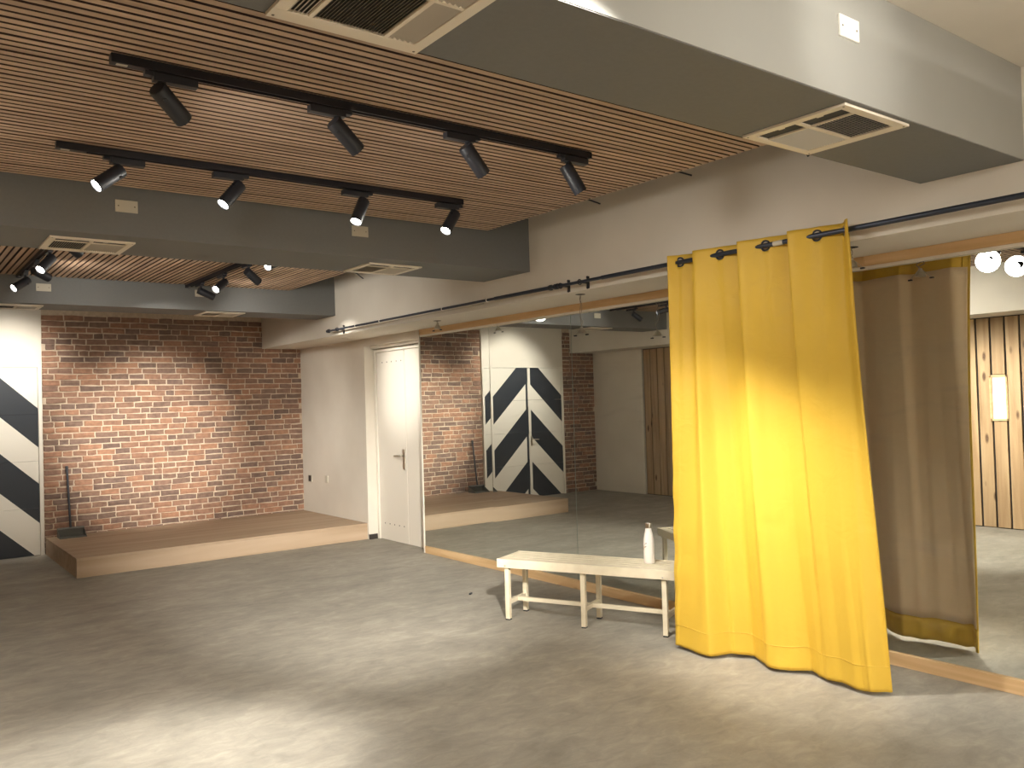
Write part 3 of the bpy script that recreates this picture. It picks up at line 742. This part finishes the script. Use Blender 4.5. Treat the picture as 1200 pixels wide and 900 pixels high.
for k_, p_ in enumerate(EP):
    u = EY[k_]; a = curtain_pt(u+.03, VE); b = curtain_pt(u-.03, VE); tn = (a-b).normalized(); nn = tn.cross(Vector((0,0,1))).normalized()
    if k_ > 3: continue
    MB().torus(p_, nn, .0265, .005, 24, 8).build('eyelet', M_rod, cur, True)

# ================================================================ bench
bx = Vector((.417, -.909, 0)).normalized(); by = Vector((bx.y*-1, bx.x, 0)); Z = Vector((0,0,1))
bo = Vector((3.42, 4.745, 0))
def B_(u, v, z): return bo + bx*u + by*v + Z*z
bench = thing('bench', 'low cream slatted bench standing in front of the mirrors left of the curtain', 'bench', tuple(B_(.63, .165, 0)))
BL, BW, BH = 1.26, .33, .42
def bbox(u0, u1, v0, v1, z0, z1, name, bev=.003):
    return MB().frame(B_((u0+u1)/2, (v0+v1)/2, (z0+z1)/2), bx, by, Z, (u1-u0)/2, (v1-v0)/2, (z1-z0)/2).build(name, M_bench, bench, bevel=bev)
bbox(0, BL, 0, .018, BH-.06, BH, 'apron'); bbox(0, BL, BW-.018, BW, BH-.06, BH, 'apron')
bbox(.001, .02, .019, BW-.019, BH-.058, BH-.001, 'end_board'); bbox(BL-.02, BL-.001, .019, BW-.019, BH-.058, BH-.001, 'end_board')
n = 5; wv = (BW-.036)/n
for i in range(n):
    bbox(.021, BL-.021, +.018+i*wv+.008, .018+(i+1)*wv-.008, BH-.02, BH-.002, 'slat', .002)
for u in (.065, .63, 1.185):
    bbox(u-.016, u+.016, .019, .051, 0.008, BH-.021, 'leg'); bbox(u-.016, u+.016, BW-.051, BW-.019, 0.008, BH-.021, 'leg')
    bbox(u-.012, u+.012, .052, BW-.052, .105, .135, 'cross_rail', .002)
    for vv in (.035, BW-.035): MB().frame(B_(u, vv, .004), bx, by, Z, .0155, .0155, .004).build('foot_pad', M_black, bench)
    bbox(u-.02, u+.02, .052, BW-.052, BH-.045, BH-.021, 'bearer', .001)
for u0, u1 in ((.078, .617), (.643, 1.172)): bbox(u0, u1, BW/2-.013, BW/2+.013, .107, .133, 'stretcher', .002)
for u in (.065, 1.185):
    MB().lathe(B_(u, 0, BH-.045), -by, [(0, .006), (.002, .006), (.004, .003)], 10).build('bolt_head', M_steel, bench, True)

# bottle on the bench
bp = Vector((4.025, 3.884, BH-.002))
bt = thing('water_bottle', 'white metal water bottle with steel cap standing on the bench', 'bottle', tuple(bp))
MB().lathe(bp+Z*.0015, Z, [(0,.026),(.003,.033),(.006,.0345),(.13,.0345),(.16,.033),(.19,.028),(.21,.0225),(.225,.0195),(.229,.019)], 28).build('bottle_body', M_bottle, bt, True)
MB().lathe(bp, Z, [(.230,.0185),(.232,.0205),(.262,.0205),(.267,.018),(.269,.010)], 28).build('cap', M_chrome, bt, True)
# little printed motif facing left of the camera
dcam = Vector((-bp.x, -bp.y, 0)).normalized(); side = Z.cross(dcam)
def decal(ang, z0, z1, w_, m, nm):
    mb = MB(); vs = []
    for (da, zz) in ((-w_, z0), (w_, z0*.4+z1*.6), (w_*.6, z1), (-w_*.8, z0*.6+z1*.4)):
        a = ang+da; d = dcam*math.cos(a)+side*math.sin(a); vs.append(bp + d*.0349 + Z*zz)
    vs2 = [v - (Vector((v.x-bp.x, v.y-bp.y, 0))).normalized()*.0006 for v in vs]
    mb.rings([vs2, vs], True, True).build(nm, m, bt)
M_tan = mat('print_tan', srgb(196, 160, 96), .4); M_ink = mat('print_grey', srgb(70, 78, 74), .4)
decal(-1.05, .085, .125, .2, M_tan, 'print'); decal(-.62, .125, .14, .22, M_ink, 'print'); decal(-.62, .108, .12, .15, M_ink, 'print')

# ================================================================ downlights and loose wires under the bulkhead
M_wire = mat('wire_clear', srgb(120, 110, 98), .4)
def downlight(x, y, lbl):
    t = thing('downlight', lbl, 'downlight', (x, y, ZB), 'round downlights under the bulkhead')
    MB().lathe((x, y, ZB-.0005), (0,0,-1), [(0,.045),(.006,.043),(.008,.036),(.003,.034),(.001,.030)], 24, True, True).build('trim_ring', M_white, t, True)
    MB().lathe((x, y, ZB-.0015), (0,0,-1), [(0, .029), (.001, .029)], 20).build('bulb_face', M_plate, t)
downlight(4.16, 9.98, 'small round downlight under the bulkhead, close to the brick wall')
downlight(4.17, 8.50, 'small round downlight under the bulkhead by the white door')
def hang(x, y, drop, lbl, big=True):
    t = thing('hanging_lamp_fitting', lbl, 'loose lamp fitting', (x, y, ZB), 'lamp fittings dangling from the bulkhead')
    MB().lathe((x, y, ZB-.0005), (0,0,-1), [(0, .036), (.001, .036)], 20).build('ceiling_hole', M_dark, t)
    r2 = random.Random(int(y*100))
    for s in (-1, 1):
        pts = [(x+s*.008, y, ZB)]
        for i in range(1, 7):
            q = i/6; pts.append((x+s*.012*math.cos(5*q+s)+r2.uniform(-.01, .01), y+.018*math.sin(6*q+s*2), ZB-drop*q))
        pts[-1] = (x+s*.003, y, ZB-drop)
        MB().tube(pts, .0022, 6).build('wire', M_wire, t, True)
    MB().lathe((x, y, ZB-drop+.002), (0,0,-1), [(0,.010),(.012,.012),(.018,.02),(.045,.03),(.047,.028)], 18, True, True).build('reflector_lamp', M_steel, t, True)
    for s in (-1, 1):
        MB().tube([(x, y+s*.012, ZB-drop-.008), (x, y+s*.05, ZB-drop-.045), (x-.004, y+s*.062, ZB-drop-.055)], .002, 6).build('spring_arm', M_steel, t, True)
        MB().frame((x-.004, y+s*.062, ZB-drop-.058), Vector((1,0,0)), Vector((0,1,0)), Z, .006, .011, .004).build('arm_tip', M_black, t)
hang(4.05, 4.50, .235, 'loose lamp fitting dangling on wires in front of the second mirror seam')
hang(4.10, 6.50, .03, 'loose lamp fitting showing just under the bulkhead before the first mirror')
hang(4.08, 2.42, .06, 'loose spring fitting hanging over the reflection of the curtain')
for (x, y, z, dx, dy, dz, lbl) in ((3.56, 3.85, 2.735, .05, -.05, -.03, 'dark wire end poking out above the last near-track spotlight'), (3.54, 3.11, 2.735, .05, -.06, -.03, 'dark wire end poking from the panel edge above the curtain'),
                              (3.0, 2.0, 2.56, .05, -.02, -.10, 'dark wire end beside the right ceiling vent'), (3.55, 6.98, 2.71, .09, .05, -.035, 'dark wire end poking out by the far white wall')):
    tag(MB().tube([(x-.06, y+.02, z+.02), (x, y, z), (x+dx, y+dy, z+dz)], .005, 7).build('cable_end', M_black, None, True), lbl, 'cable', 'cable ends poking from the ceiling')
